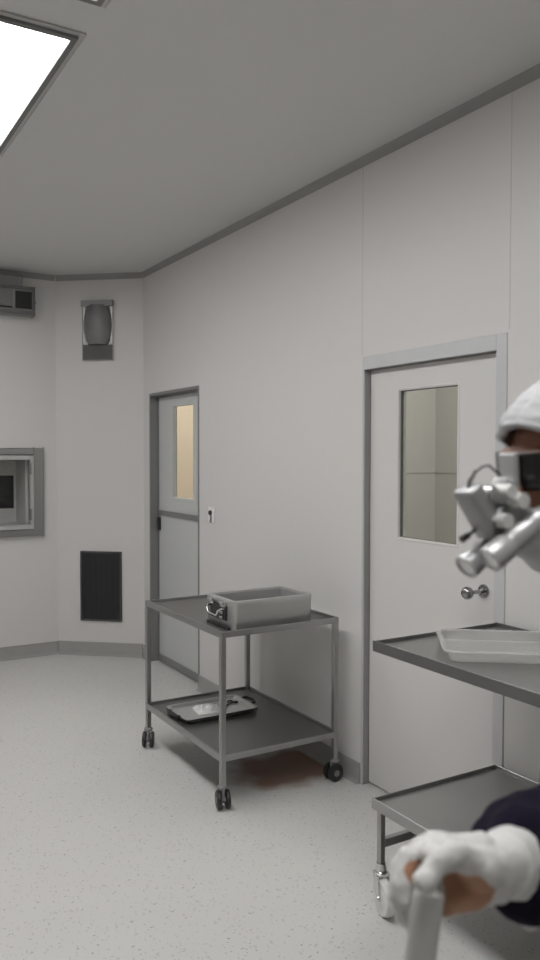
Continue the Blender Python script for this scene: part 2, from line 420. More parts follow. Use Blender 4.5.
# ------------------------------------------------------------------ pass-through hatch in the far wall
ph = empty('pass_through_hatch', (-1.06, YF, .97), 'steel framed pass-through hatch with dark inner window, set in the far wall', 'hatch')
obj('outer_frame', framebars(bmesh.new(), (-1.445, .97), (-.672, 1.664), (-1.37, 1.022), (-.748, 1.612), (0, .03), PF, .006), STEEL, ph)
ds = obj('sash', framebars(bmesh.new(), (-1.366, 1.026), (-.752, 1.608), (-1.335, 1.062), (-.782, 1.572), (-.02, .042), PF, .004), mat('pale_steel', (.52, .515, .50), .4, metal=.3, var=.03), ph)
obj('pane', box(bmesh.new(), -1.335, -.782, -.004, .002, 1.062, 1.572, M=PF), PANE2, ds)
for z in (1.10, 1.46):
    bm = bmesh.new(); box(bm, -.790, -.775, .042, .054, z, z + .085, .004, M=PF)
    obj('hinge', bm, MGREY, ds)
bm = bmesh.new()
box(bm, -1.369, -1.33, -.42, -.081, 1.024, 1.61, M=PF); box(bm, -.788, -.749, -.42, -.081, 1.024, 1.61, M=PF)
box(bm, -1.33, -.788, -.42, -.081, 1.024, 1.05, M=PF); box(bm, -1.33, -.788, -.42, -.081, 1.585, 1.61, M=PF)
framebars(bm, (-1.33, 1.05), (-.788, 1.585), (-1.29, 1.165), (-.806, 1.44), (-.42, -.40), PF)
obj('inner_chamber', bm, mat('chamber_enamel', (.62, .615, .60), .5, var=.03), ph)
obj('inner_window', box(bmesh.new(), -1.29, -.806, -.415, -.408, 1.165, 1.44, M=PF), mat('dark_glass', (.018, .018, .02), .15), ph)

# ------------------------------------------------------------------ grey box high on the far wall
wb = empty('wall_box', (-1.1, YF, 2.68), 'grey box with dark square window, mounted high on the far wall', 'wall box')
dp = .11
hb = bmesh.new(); box(hb, -1.45, -.752, 0, dp, 2.695, 2.908, .008, M=PF)
obj('housing', hb, GREYMET, wb, True)
obj('rim', framebars(bmesh.new(), (-1.45, 2.695), (-.752, 2.908), (-1.435, 2.722), (-.768, 2.886), (dp, dp + .012), PF, .003), mat('rim_grey', (.16, .16, .16), .5), wb)
obj('dark_window', box(bmesh.new(), -.90, -.776, dp + .0003, dp + .008, 2.738, 2.868, .003, M=PF), BLACK, wb)
obj('front_panel', box(bmesh.new(), -1.42, -.925, dp + .0003, dp + .006, 2.755, 2.88, .003, M=PF), mat('panel_grey', (.21, .21, .208), .5), wb)
obj('slot', box(bmesh.new(), -1.42, -.925, dp + .0003, dp + .009, 2.736, 2.748, .002, M=PF), BLACK, wb)
bm = bmesh.new(); cone(bm, (-.752, YF - .06, 2.802), (-.732, YF - .06, 2.802), .013, .010, 14)
obj('side_knob', bm, BLACK, wb)
obj('mounting_block', box(bmesh.new(), -1.40, -.835, .0, .07, 2.908, H - .052, .004, M=PF), GREYMET, wb)

# ------------------------------------------------------------------ ceiling lights
def ceiling_light(xc, yc, label):
    t = empty('ceiling_light', (xc, yc, H), label, 'ceiling light', 'recessed ceiling light panels')
    P = Matrix.Translation((xc, yc, 0)) @ Matrix(((1, 0, 0, 0), (0, 0, 1, 0), (0, 1, 0, 0), (0, 0, 0, 1)))   # (s, n=z, z=y)
    bm = bmesh.new()
    framebars(bm, (-.338, -.640), (.338, .640), (-.318, -.620), (.318, .620), (H - .008, H - .0004), P, .002)
    obj('trim_frame', bm, mat('light_trim', (.50, .497, .48), .5), t)
    bm = bmesh.new()
    framebars(bm, (-.318, -.620), (.318, .620), (-.297, -.597), (.297, .597), (H - .018, H - .0004), P)
    obj('inner_frame', bm, mat('light_inner_frame', (.18, .18, .178), .5), t)
    # rounded-corner diffuser
    bm = bmesh.new(); rr = .03; pts = []
    for cx, cy, a0 in ((.297 - rr, .597 - rr, 0), (-.297 + rr, .597 - rr, 90), (-.297 + rr, -.597 + rr, 180), (.297 - rr, -.597 + rr, 270)):
        for k in range(7):
            a = math.radians(a0 + 15 * k); pts.append((cx + rr * math.cos(a), cy + rr * math.sin(a)))
    lo = [bm.verts.new((xc + x, yc + y, H - .0065)) for x, y in pts]; hi = [bm.verts.new((xc + x, yc + y, H - .001)) for x, y in pts]
    bm.faces.new(lo); bm.faces.new(hi[::-1])
    for k in range(len(pts)): bm.faces.new((lo[k], lo[(k + 1) % len(pts)], hi[(k + 1) % len(pts)], hi[k]))
    obj('diffuser', bm, LENS, t)
LX = -1.54 - .297
for xc, yc, lb in ((LX, 3.33, 'bright white rectangular ceiling light panel, the large glowing one in view'),
                   (LX, 1.86, 'ceiling light panel of which only a frame corner shows at the top edge'),
                   (LX, .39, 'unseen ceiling light panel above the camera'),
                   (LX, 4.80, 'unseen ceiling light panel beyond the bright one')):
    ceiling_light(xc, yc, lb)

# ------------------------------------------------------------------ carts
def caster(name, parent, x, y, ztop, rad, wid, ang, mwheel, mfork, twin):
    """swivel caster: stem, fork and wheel(s); the axle trails behind the stem"""
    dirv = V((math.cos(ang), math.sin(ang), 0)); ax = V((-dirv.y, dirv.x, 0))
    c0 = V((x, y, rad + .0006)) - dirv * rad * (.2 if twin else .45)
    bm = bmesh.new()
    cone(bm, (x, y, ztop), (x, y, ztop - (ztop - 2 * rad) * .5), .017, .021, 18)
    ball(bm, (x, y, 2 * rad + .012), (.024, .024, .014))
    half = wid / 2 + .004
    for s in ((-1, 1) if not twin else (0,)):
        q = [V((x, y, 2 * rad + .010)) + dirv * .018 + ax * s * half, V((x, y, 2 * rad + .010)) - dirv * .024 + ax * s * half, c0 - dirv * .013 + ax * s * half + V((0, 0, -.006)), c0 + dirv * .013 + ax * s * half + V((0, 0, -.006))]
        th = ax * (.0025 if not twin else .006)
        a = [bm.verts.new(p + th) for p in q]; b_ = [bm.verts.new(p - th) for p in q]
        bm.faces.new(a); bm.faces.new(b_[::-1])
        for k in range(4): bm.faces.new((a[k], a[(k + 1) % 4], b_[(k + 1) % 4], b_[k]))
    if not twin:
        box(bm, -.022, .018, -half - .002, half + .002, 2 * rad + .006, 2 * rad + .014, M=Matrix.Translation((x, y, 0)) @ Matrix.Rotation(ang, 4, 'Z'))
        cone(bm, c0 - ax * (half + .006), c0 + ax * (half + .006), .006, .006, 12)
    else:
        cone(bm, c0 - ax * wid * .57, c0 + ax * wid * .57, .016, .016, 16)
    f = obj(name, bm, mfork, parent, True)
    for s in ((-1, 1) if twin else (0,)):
        w = wid * .36 if twin else wid
        cc = c0 + ax * s * wid * .36
        M = Matrix.Translation(cc) @ ax.to_track_quat('Z', 'Y').to_matrix().to_4x4()
        bm = bmesh.new()
        lathe(bm, [(rad * .25, -w * .5), (rad * .55, -w * .5), (rad * .62, -w * .42), (rad * .88, -w * .46), (rad * .97, -w * .34), (rad, 0), (rad * .97, w * .34), (rad * .88, w * .46), (rad * .62, w * .42), (rad * .55, w * .5), (rad * .25, w * .5)], M, 32)
        wo = obj('wheel', bm, mwheel, f, True)
    return f

def cart(label, x0, x1, y0, y1, ztop, zlow, inset, leg, band, legmat, shelfmat, rimmat, zc, rad, wid, angs, mwheel, mfork, twin, brace):
    t = empty('instrument_cart', ((x0 + x1) / 2, (y0 + y1) / 2, 0), label, 'cart', 'steel instrument carts')
    corners = [(x0 + inset, y0 + inset), (x1 - inset - leg, y0 + inset), (x0 + inset, y1 - inset - leg), (x1 - inset - leg, y1 - inset - leg)]
    for (lx, ly), an in zip(corners, angs):
        bm = bmesh.new(); box(bm, lx, lx + leg, ly, ly + leg, zc, (zlow if inset and ly > (y0 + y1) / 2 else ztop) - (.019 if inset else 0), .003, 2)
        obj('leg', bm, legmat, t)
        caster('caster', t, lx + leg / 2, ly + leg / 2, zc, rad, wid, an, mwheel, mfork, twin)
    for nm, z in (('top_shelf', ztop), ('lower_shelf', zlow)):
        bm = bmesh.new(); k = .0005 if inset else leg * .4
        box(bm, x0 + k, x1 - k, y0 + k, y1 - k, z - .018, z - .013)
        s = obj(nm, bm, shelfmat, t)
        bm = bmesh.new(); w = .004 if inset else .010
        e = 0 if inset else .001
        framebars(bm, (x0 + e, y0 + e), (x1 - e, y1 - e), (x0 + e + w, y0 + e + w), (x1 - e - w, y1 - e - w), (z - band, z), Matrix(((1, 0, 0, 0), (0, 0, 1, 0), (0, 1, 0, 0), (0, 0, 0, 1))), .0015)
        obj('rim', bm, mat('rim_dark_reflection', (.19, .19, .188), .42, metal=.85, var=.05) if inset and nm == 'top_shelf' else rimmat, s)  # taller cart's top rim: dark reflection put into the steel colour
    if brace:
        for yy in (y0 + inset + leg / 2, y1 - inset - leg / 2):
            bm = bmesh.new(); box(bm, x0 + inset + leg, x1 - inset - leg, yy - .011, yy + .011, zc + .055, zc + .085, .002)
            obj('cross_bar', bm, legmat, t)
    return t

C1 = dict(x0=-.722, x1=-.070, y0=3.205, y1=4.125)
cart('small steel cart with dark castors carrying the open metal box', C1['x0'], C1['x1'], C1['y0'], C1['y1'], .813, .243, 0, .026, .028, STEEL, STEELD, STEEL, .096, .043, .058,
     [math.radians(a) for a in (75, 2, 60, 40)], BLACK, MGREY, True, False)
C2 = dict(x0=-.628, x1=-.022, y0=1.28, y1=2.22)
cart('taller steel cart with white castors, holding the clear plastic tray', C2['x0'], C2['x1'], C2['y0'], C2['y1'], .963, .402, .012, .022, .034, STEEL, STEEL, STEEL, .175, .064, .036,
     [math.radians(a) for a in (95, 80, 76, 100)], WPLAST, CHROME, False, True)

# open metal instrument box with latch handle, standing on the small cart
bx = dict(x0=-.640, x1=-.205, y0=3.237, y1=3.525, z0=.801, z1=.938)
ib = empty('metal_box', (-.44, 3.38, .801), 'open rectangular metal instrument box on the top shelf of the small cart', 'instrument box')
bm = bmesh.new()
def rrect(x0, x1, y0, y1, r, n=5):
    out = []
    for cx, cy, a0 in ((x1 - r, y1 - r, 0), (x0 + r, y1 - r, 90), (x0 + r, y0 + r, 180), (x1 - r, y0 + r, 270)):
        for k in range(n + 1):
            a = math.radians(a0 + 90 * k / n); out.append((cx + r * math.cos(a), cy + r * math.sin(a)))
    return out
def loft(bm, loops, close=True):
    R_ = [[bm.verts.new((x, y, z)) for x, y in pts] for pts, z in loops]
    n = len(R_[0])
    for a, b_ in zip(R_, R_[1:]):
        for k in range(n): bm.faces.new((a[k], a[(k + 1) % n], b_[(k + 1) % n], b_[k]))
    if close: bm.faces.new(R_[0][::-1]); bm.faces.new(R_[-1])
    return bm
def rr(i, r=.022): return rrect(bx['x0'] + i, bx['x1'] - i, bx['y0'] + i, bx['y1'] - i, max(r - i, .004))
loft(bm, [(rr(.004), bx['z0']), (rr(.0), bx['z0'] + .006), (rr(.0), bx['z0'] + .105), (rr(-.004, .026), bx['z0'] + .110), (rr(-.004, .026), bx['z1'] - .004), (rr(-.001, .023), bx['z1']), (rr(.016), bx['z1']),
          (rr(.018), bx['z1'] - .005), (rr(.018), bx['z1'] - .03), (rr(.018), bx['z0'] + .006)])
body = obj('box_body', bm, mat('box_aluminium', (.54, .54, .53), .36, metal=.72, var=.05, bump=(40, .05, .001), scale=(1, 1, 14)), ib, True)
obj('box_lining', loft(bmesh.new(), [(rr(.0184), bx['z0'] + .0065), (rr(.0184), bx['z1'] - .010), (rr(.0205), bx['z1'] - .010), (rr(.0205), bx['z0'] + .010)]), mat('lining_steel', (.40, .40, .395), .4, metal=.4), ib, True)
# latch end: dark bracket with a bright bail handle and two clasps
xe = bx['x0']
bm = bmesh.new(); box(bm, xe - .008, xe - .0002, 3.305, 3.468, .838, .912, .003)
obj('latch_plate', bm, mat('dark_latch', (.05, .05, .05), .4, metal=.5), ib)
bm = bmesh.new(); tube(bm, [(xe - .008, 3.318, .895), (xe - .028, 3.320, .893), (xe - .036, 3.330, .885), (xe - .036, 3.345, .862), (xe - .036, 3.43, .862), (xe - .036, 3.445, .885), (xe - .028, 3.455, .893), (xe - .008, 3.457, .895)], .0055)
obj('bail_handle', bm, CHROME, ib, True)
for yy in (3.325, 3.437):
    bm = bmesh.new(); box(bm, xe - .022, xe - .004, yy - .022, yy + .022, .902, .934, .006)
    obj('clasp', bm, CHROME, ib, True)
bm = bmesh.new(); box(bm, xe - .020, xe - .006, 3.325, 3.355, .868, .885, .004); box(bm, xe - .020, xe - .006, 3.325, 3.355, .845, .860, .004)
obj('hinge_barrel', bm, CHROME, ib, True)
obj('base_shadow_strip', box(bmesh.new(), xe - .012, xe - .0004, 3.27, 3.50, .8015, .813, .002), BLACK, ib)  # black strip standing in for the shadow along the box's base

# shallow instrument tray with dark handles, on the lower shelf
tr = dict(x0=-.665, x1=-.245, y0=3.70, y1=3.965, z=.2307)
it = empty('instrument_tray', (-.455, 3.83, .2307), 'shallow steel tray with black end handles on the lower shelf of the small cart', 'tray')
def tt(i): return rrect(tr['x0'] + i, tr['x1'] - i, tr['y0'] + i, tr['y1'] - i, .03)
bm = bmesh.new(); z = tr['z']
loft(bm, [(tt(.02), z), (tt(.012), z + .004), (tt(.002), z + .024), (tt(-.006), z + .026), (tt(-.006), z + .028), (tt(.004), z + .0275), (tt(.014), z + .012), (tt(.022), z + .010)])
obj('tray_pan', bm, mat('tray_steel', (.60, .60, .59), .30, metal=.75, var=.05), it, True)
bm = bmesh.new()
rimpts = tt(-.004); tube(bm, [(x, y, z + .022) for x, y in rimpts] + [(rimpts[0][0], rimpts[0][1], z + .022)], .005, 8)
obj('tray_edging', bm, BLACK, it, True)
for xs, sg in ((tr['x0'] - .004, -1), (tr['x1'] + .004, 1)):
    bm = bmesh.new()
    tube(bm, [(xs, 3.775, z + .022), (xs + sg * .018, 3.78, z + .030), (xs + sg * .024, 3.80, z + .034), (xs + sg * .024, 3.865, z + .034), (xs + sg * .018, 3.885, z + .030), (xs, 3.89, z + .022)], .009, 10)
    obj('tray_handle', bm, BLACK, it, True)
# crumpled clear pouch lying in the tray
bm = bmesh.new(); nU, nV = 22, 16; g = []
for j in range(nV + 1):
    row = []
    for i in range(nU + 1):
        u, v = i / nU - .5, j / nV - .5
        x, y = -.475 + u * .15 + v * .02, 3.835 + v * .125 - u * .02
        e = max(0, 1 - (2 * max(abs(u), abs(v))) ** 3)
        h = .004 + e * (.020 + .022 * noise.noise(V((u * 7, v * 7, 3.1))) + .012 * noise.noise(V((u * 17, v * 15, 7))))
        row.append((V((x, y, z + .0103)), V((x, y, z + .012 + max(h, .002)))))
    g.append([(bm.verts.new(a), bm.verts.new(b_)) for a, b_ in row])
for j in range(nV):
    for i in range(nU):
        for s in (0, 1): bm.faces.new([g[j][i][s], g[j][i + 1][s], g[j + 1][i + 1][s], g[j + 1][i][s]])
edge = [(0, i) for i in range(nU)] + [(j, nU) for j in range(nV)] + [(nV, i) for i in range(nU, 0, -1)] + [(j, 0) for j in range(nV, 0, -1)]
for k in range(len(edge)):
    a, b_ = g[edge[k][0]][edge[k][1]], g[edge[(k + 1) % len(edge)][0]][edge[(k + 1) % len(edge)][1]]
    bm.faces.new((a[0], b_[0], b_[1], a[1]))
tag(obj('plastic_pouch', bm, mat('pouch_film', (.74, .74, .73), .16, var=.08, coat=.5), None, True), 'crumpled shiny white pouch lying in the shallow tray', 'pouch')
# short dark clamp lying beside the pouch
cl = empty('surgical_clamp', (-.36, 3.85, z + .011), 'small dark clamp with ring handles lying in the shallow tray beside the pouch', 'clamp')
bm = bmesh.new(); zz = z + .016
tube(bm, [(-.41, 3.80, zz), (-.36, 3.845, zz), (-.325, 3.875, zz)], .0042, 8)
obj('jaw', bm, mat('clamp_steel', (.18, .18, .18), .35, metal=.8), cl, True)
for (rx, ry) in ((-.310, 3.900), (-.292, 3.872)):
    bm = bmesh.new(); tube(bm, [(-.335, 3.868, zz)] + [(rx + .014 * math.cos(a), ry + .014 * math.sin(a), zz) for a in [math.radians(200 + k * 24) for k in range(16)]], .0035, 8)
    obj('ring_handle', bm, BLACK, cl, True)

# clear plastic tray turned askew on the taller cart
ct = empty('clear_tray', (-.34, 1.90, .95), 'shallow clear plastic tray lying askew on the taller cart', 'plastic tray')
d_a, d_b = V((.611, .792, 0)), V((.792, -.611, 0))
O_ = V((-.578, 1.903, 0)); La, Lb = .325, .395
MT = Matrix(((d_b.x, d_a.x, 0, O_.x), (d_b.y, d_a.y, 0, O_.y), (0, 0, 1, 0), (0, 0, 0, 1)))
bm = bmesh.new(); zb = .9505
def cc(i, r=.035): return [tuple((MT @ V((x, y, 0)))[:2]) for x, y in rrect(i, Lb - i, i, La - i, max(r - i, .01))]
loft(bm, [(cc(.016), zb), (cc(.012), zb + .004), (cc(.006), zb + .034), (cc(-.004, .039), zb + .036), (cc(-.006, .04), zb + .031), (cc(-.0075, .041), zb + .031), (cc(-.006, .04), zb + .039), (cc(.008), zb + .0385), (cc(.0145), zb + .006), (cc(.019), zb + .0025)])
tp = obj('tray_body', bm, CLEAR, ct, True)
bm = bmesh.new(); pts = cc(-.006, .04); tube(bm, [(x, y, zb + .036) for x, y in pts] + [(*pts[0], zb + .036)], .004, 8)
obj('rolled_lip', bm, CLEAR, ct, True)
bm = bmesh.new()
for k in range(4): ball(bm, MT @ V((.05 + .007 * k, .19 + .012 * ((k * 7) % 3), zb + .0055)), (.004, .004, .0025), u=10, v=6)
tag(obj('water_droplets', bm, CLEAR, ct, True), kind='stuff')

# ------------------------------------------------------------------ the surgeon
SKIN = mat('skin', (.31, .145, .092), .5, var=.08)
CAPM = mat('cap_fabric', (.49, .495, .51), .75, var=.12, bump=(26, .5, .012))
MASKM = mat('mask_fabric', (.52, .525, .535), .8, var=.04, bump=(60, .2, .004))
GOWN = mat('gown_fabric', (.010, .0072, .017), .9, var=.15, spec=.12, bump=(22, .5, .02))
GLOVE = mat('glove_latex', (.58, .575, .56), .5, var=.03, bump=(45, .25, .004))
PALM = mat('glove_palm_tan', (.42, .22, .13), .5, var=.15, bump=(45, .25, .004))
LOUPE = mat('loupe_light_grey', (.50, .50, .505), .32, metal=.3, var=.04)
LOUPED = mat('loupe_mid_grey', (.24, .24, .245), .35, metal=.4)
VISOR = mat('dark_lens', (.010, .008, .008), .12, spec=.4)
SHOE = mat('clog_rubber', (.6, .6, .6), .6)

F = V((-.98459, .08996, -.14994)).normalized(); X = F.cross(V((0, 0, 1))).normalized(); U = X.cross(F)
HC = V((-1.524, .668, 1.610))
HM = Matrix(((X.x, F.x, U.x, HC.x), (X.y, F.y, U.y, HC.y), (X.z, F.z, U.z, HC.z), (0, 0, 0, 1)))
HR = HM.to_3x3()
def h(x, y, z): return HM @ V((x, y, z))
person = empty('person', (-1.12, .57, 0), 'person in white cap, dark glasses and magnifying loupes, one gloved hand reaching in', 'person')

WR, EL, SH = V((-1.737, .576, 1.197)), V((-1.492, .662, 1.120)), V((-1.345, .745, 1.395))
hand_j = dict(
    index=[(-1.806, .612, 1.216), (-1.842, .612, 1.214), (-1.858, .602, 1.196), (-1.860, .597, 1.181)],
    middle=[(-1.802, .630, 1.203), (-1.833, .634, 1.192), (-1.848, .619, 1.171), (-1.846, .604, 1.158)],
    ring=[(-1.790, .640, 1.181), (-1.821, .643, 1.160), (-1.833, .627, 1.143), (-1.830, .608, 1.139)],
    little=[(-1.779, .642, 1.158), (-1.806, .645, 1.136), (-1.816, .631, 1.120), (-1.814, .613, 1.118)],
    thumb=[(-1.782, .574, 1.203), (-1.814, .572, 1.227), (-1.843, .5645, 1.231), (-1.8635, .5635, 1.2165)])
rad_j = dict(index=(.0125, .0108, .0098, .0088), middle=(.0125, .0110, .0100, .0090), ring=(.012, .0103, .0093, .0085), little=(.011, .009, .0083, .0076), thumb=(.019, .0138, .0120, .0112))
def hand(bm, W_, J, d, mir=None, cuff=None):
    f = (lambda p: mir @ V(p)) if mir is not None else V
    for k, pts in J.items():
        pts = [f(p) for p in pts]; r = [q + d for q in rad_j[k]]
        for i in range(3): cap(bm, pts[i], r[i], pts[i + 1], r[i + 1], 14)
        cap(bm, f(W_) + (f((-1.79, .605, 1.19)) - f(W_)) * .25, .024 + d, pts[0], r[0] + .003, 16)
    for a, b_ in (('index', 'middle'), ('middle', 'ring'), ('ring', 'little')):
        cap(bm, f(J[a][0]), .0125 + d, f(J[b_][0]), .012 + d)
    cap(bm, f(J['thumb'][0]), .022 + d, f(J['little'][0]), .013 + d)      # heel and ball of the hand
    cap(bm, f(W_), .027 + d, f((-1.79, .605, 1.19)), .026 + d)
    cap(bm, f(J['thumb'][1]), .0125 + d, f(J['index'][0]), .0125 + d); cap(bm, f((-1.834, .566, 1.229)), .010 + d, f((-1.826, .612, 1.215)), .0105 + d)
    cap(bm, f((-1.765, .59, 1.204)), .024 + d, f(J['index'][0]), .0135 + d)
    cap(bm, f((-1.755, .582, 1.183)), .026 + d, f((-1.792, .592, 1.178)), .024 + d); cap(bm, f((-1.792, .592, 1.178)), .022 + d, f((-1.806, .594, 1.166)), .013 + d)
    return bm
MIR = Matrix.Translation((.16, 0, -.09)) @ Matrix(((1, 0, 0, 0), (0, -1, 0, 1.14), (0, 0, 1, 0), (0, 0, 0, 1)))
WL, ELL, SHL = MIR @ WR, V((-1.36, .44, 1.07)), V((-1.37, .395, 1.395))

bm = bmesh.new()
# head
ball(bm, h(0, -.018, .024), (.075, .096, .076), HR, 32, 20)
ball(bm, h(0, .022, -.045), (.061, .070, .080), HR, 28, 18)
ball(bm, h(0, .060, -.100), (.026, .024, .020), HR)
cap(bm, h(-.050, .005, -.070), .020, h(0, .060, -.104), .018); cap(bm, h(.050, .005, -.070), .020, h(0, .060, -.104), .018)
cap(bm, h(-.034, .078, .020), .012, h(.034, .078, .020), .012)              # brow
cap(bm, h(0, .086, .012), .009, h(0, .110, -.034), .0125)                    # nose
ball(bm, h(.011, .100, -.038), .009); ball(bm, h(-.011, .100, -.038), .009)
for s in (-1, 1):
    ball(bm, h(s * .044, .060, -.026), (.022, .018, .018), HR)               # cheek
    ball(bm, h(s * .079, -.006, -.010), (.008, .018, .031), HR)              # ear
    ball(bm, h(s * .031, .079, .0), .0125)                                   # lids
cap(bm, h(-.017, .086, -.066), .0075, h(.017, .086, -.066), .0075); cap(bm, h(-.015, .084, -.077), .008, h(.015, .084, -.077), .008)
# neck, trunk, limbs
NB = V((-1.415, .59, 1.455))
cap(bm, h(0, -.035, -.075), .056, NB, .062, 20)
cap(bm, NB - V((0, 0, .03)), .07, SH, .062); cap(bm, NB - V((0, 0, .03)), .07, SHL, .062)
CH, WA, PE = V((-1.30, .57, 1.27)), V((-1.19, .57, 1.07)), V((-1.12, .57, .93))
for a, b_, w0, w1 in ((CH, WA, .105, .085), (WA, PE, .085, .095)):
    for s in (-1, 0, 1): cap(bm, a + V((0, s * w0 * .62, 0)), .11 if s == 0 else .10, b_ + V((0, s * w1 * .7, 0)), .10 if s == 0 else .092)
for s in (-1, 1): cap(bm, CH + V((0, s * .065, .0)), .10, (SH if s > 0 else SHL) + V((.01, -s * .05, -.02)), .066)
for S_, E_, W_ in ((SH, EL, WR), (SHL, ELL, WL)):
    cap(bm, S_, .055, E_, .041); cap(bm, E_, .041, E_.lerp(W_, .3), .040); cap(bm, E_.lerp(W_, .3), .040, W_, .027)
for s in (-1, 1):
    hp, kn_, an_ = PE + V((0, s * .095, -.04)), V((-1.13, .57 + s * .105, .49)), V((-1.08, .57 + s * .11, .085))
    cap(bm, hp, .088, kn_, .058); cap(bm, kn_, .056, kn_.lerp(an_, .35), .055); cap(bm, kn_.lerp(an_, .35), .055, an_, .038)
    cap(bm, an_ - V((-.02, 0, .035)), .036, an_ + V((-.15, s * .02, -.052)), .026)
hand(bm, WR, hand_j, -.0035); hand(bm, WL, hand_j, -.0035, MIR)
body = remeshed('body', bm, SKIN, .0045, person, 3)

for s in (-1, 1):
    bm = bmesh.new(); ball(bm, h(s * .031, .0835, .0), .0112)
    obj('eye', bm, mat('eye_white', (.7, .68, .65), .2), person, 'all')

# surgical cap: wrinkled hood over the crown, cut along a line from brow to nape
bm = bmesh.new(); nU, nV = 72, 30; rows = []
for j in range(nV + 1):
    row = []
    for i in range(nU):
        a = 2 * math.pi * i / nU; t = j / nV
        ca, sa = math.cos(a), math.sin(a)            # sa > 0 towards the face
        zcut = .030 + .038 * sa - .045 * (1 - sa) * .5 - .012 * abs(ca)
        th0 = math.asin(max(-.95, min(.95, (zcut - .035) / .104)))
        th = th0 + (math.pi / 2 - th0) * t
        p = V((.087 * math.cos(th) * ca, -.018 + .114 * math.cos(th) * sa, .030 + .086 * math.sin(th)))
        k = .0030 * noise.noise(p * 30) + .0022 * noise.noise(V((ca * 5, sa * 5, t * 26))) + .006 * noise.noise(V((ca * 3.5, sa * 3.5, t * 2.6)))
        if j == 0: k -= .006
        if j == 1: k += .004
        p += (p - V((0, -.014, .03))).normalized() * k
        row.append(bm.verts.new(HM @ p))
    rows.append(row)
for a, b_ in zip(rows, rows[1:]):
    for i in range(nU): bm.faces.new((a[i], a[(i + 1) % nU], b_[(i + 1) % nU], b_[i]))
bmesh.ops.remove_doubles(bm, verts=bm.verts, dist=.0004)
capo = obj('surgical_cap', bm, CAPM, person, 'all', 'white wrinkled surgical cap')
so = capo.modifiers.new('thick', 'SOLIDIFY'); so.thickness = .0015; so.offset = 0

bm = bmesh.new(); tube(bm, [h(-.030, .100, -.050), h(-.047, .090, -.042), h(-.062, .070, -.032), h(-.075, .035, -.018), h(-.082, -.005, .0)], .0028, 8)
obj('mask_strap', bm, MASKM, person, True)
# mask over nose, mouth and chin
bm = bmesh.new(); rows = []
for j in range(19):
    t = j / 18; z_ = -.042 - .085 * t; row = []
    for i in range(33):
        u = i / 16 - 1; a = u * 1.35
        w = .072 - .014 * t; fwd = .104 - .012 * t + .022 * math.exp(-(u / .30) ** 2) * max(0, 1 - t * 1.1) - .022 * max(0, t - .7) / .3
        zz_ = z_ + .022 * (abs(u) ** 2) * (1 - t) * -.4 + (.016 * math.exp(-(u / .25) ** 2) if j < 5 else 0) * (1 - j / 5)
        pl = .0016 * math.sin(t * math.pi * 7)
        row.append(bm.verts.new(h(w * math.sin(a) * 1.02, .0 + (fwd + pl) * max(.10, math.cos(a)), zz_)))
    rows.append(row)
for a, b_ in zip(rows, rows[1:]):
    for i in range(32): bm.faces.new((a[i], a[i + 1], b_[i + 1], b_[i]))
mk = obj('face_mask', bm, MASKM, person, 'all', 'pale grey surgical mask'); so = mk.modifiers.new('thick', 'SOLIDIFY'); so.thickness = .002; so.offset = 0

# dark wraparound glasses
bm = bmesh.new(); rows = []
for j in range(9):
    t = j / 8; row = []
    for i in range(33):
        u = i / 16 - 1; a = u * 1.18; ht = .023 - .006 * abs(u) ** 3
        z_ = .004 + (t - .5) * 2 * ht
        row.append(bm.verts.new(h(.078 * math.sin(a), .022 + .079 * math.cos(a) - .004 * (t - .5) ** 2, z_)))
    rows.append(row)
for a, b_ in zip(rows, rows[1:]):
    for i in range(32): bm.faces.new((a[i], a[i + 1], b_[i + 1], b_[i]))
gl = obj('dark_glasses', bm, VISOR, person, 'all', 'black wraparound glasses'); so = gl.modifiers.new('thick', 'SOLIDIFY'); so.thickness = .003; so.offset = 0
for s in (-1, 1):
    bm = bmesh.new(); tube(bm, [h(s * .073, .050, .006), h(s * .080, .03, .006), h(s * .083, -.01, .004), h(s * .082, -.035, -.012)], .0032, 8)
    obj('temple_arm', bm, BLACK, gl, True)

# magnifying loupes hung in front of the glasses

lo = bmesh.new()
def hbox(bm, c, half, rotx=0.0, bevel=.003, rotz=0.0):
    M = HM @ Matrix.Translation(V(c)) @ Matrix.Rotation(rotz, 4, 'Z') @ Matrix.Rotation(rotx, 4, 'X')
    return box(bm, -half[0], half[0], -half[1], half[1], -half[2], half[2], bevel, 3, M=M)
hbox(lo, (.002, .107, .006), (.014, .0045, .022), .06); hbox(lo, (0, .124, -.016), (.012, .009, .016), .5)
tube(lo, [h(-.026, .118, -.030), h(0, .128, -.030), h(.026, .118, -.030)], .0055, 12)
tube(lo, [h(-.030, .100, -.052), h(-.026, .118, -.030)], .004, 10); tube(lo, [h(.022, .100, -.062), h(.026, .118, -.030)], .004, 10)
lp = obj('magnifying_loupes', lo, LOUPE, person, True, 'pale grey magnifying loupes hinged in front of the glasses')
for a, b_ in (((-.030, .088, -.048), (-.026, .175, -.086)), ((.022, .086, -.058), (.016, .176, -.100))):
    pa, pb = h(*a), h(*b_); L_ = (pb - pa).length
    M = Matrix.Translation(pa) @ (pb - pa).to_track_quat('Z', 'Y').to_matrix().to_4x4()
    bm = bmesh.new()
    lathe(bm, [(.0005, 0), (.0115, .0), (.013, .003), (.013, L_ * .22), (.0118, L_ * .25), (.0118, L_ * .31), (.0142, L_ * .34), (.0142, L_ * .58), (.0130, L_ * .61), (.0130, L_ * .66), (.0155, L_ * .70), (.0162, L_ * .95), (.0155, L_), (.0125, L_), (.0120, L_ * .97), (.0005, L_ * .97)], M, 32)
    tb = obj('telescope', bm, LOUPE, lp, True)
    bm = bmesh.new(); lathe(bm, [(.0005, L_ * .972), (.0118, L_ * .972), (.0118, L_ * .985), (.007, L_ * .993), (.0005, L_ * .996)], M, 28)
    obj('objective_lens', bm, STEELB, tb, True)
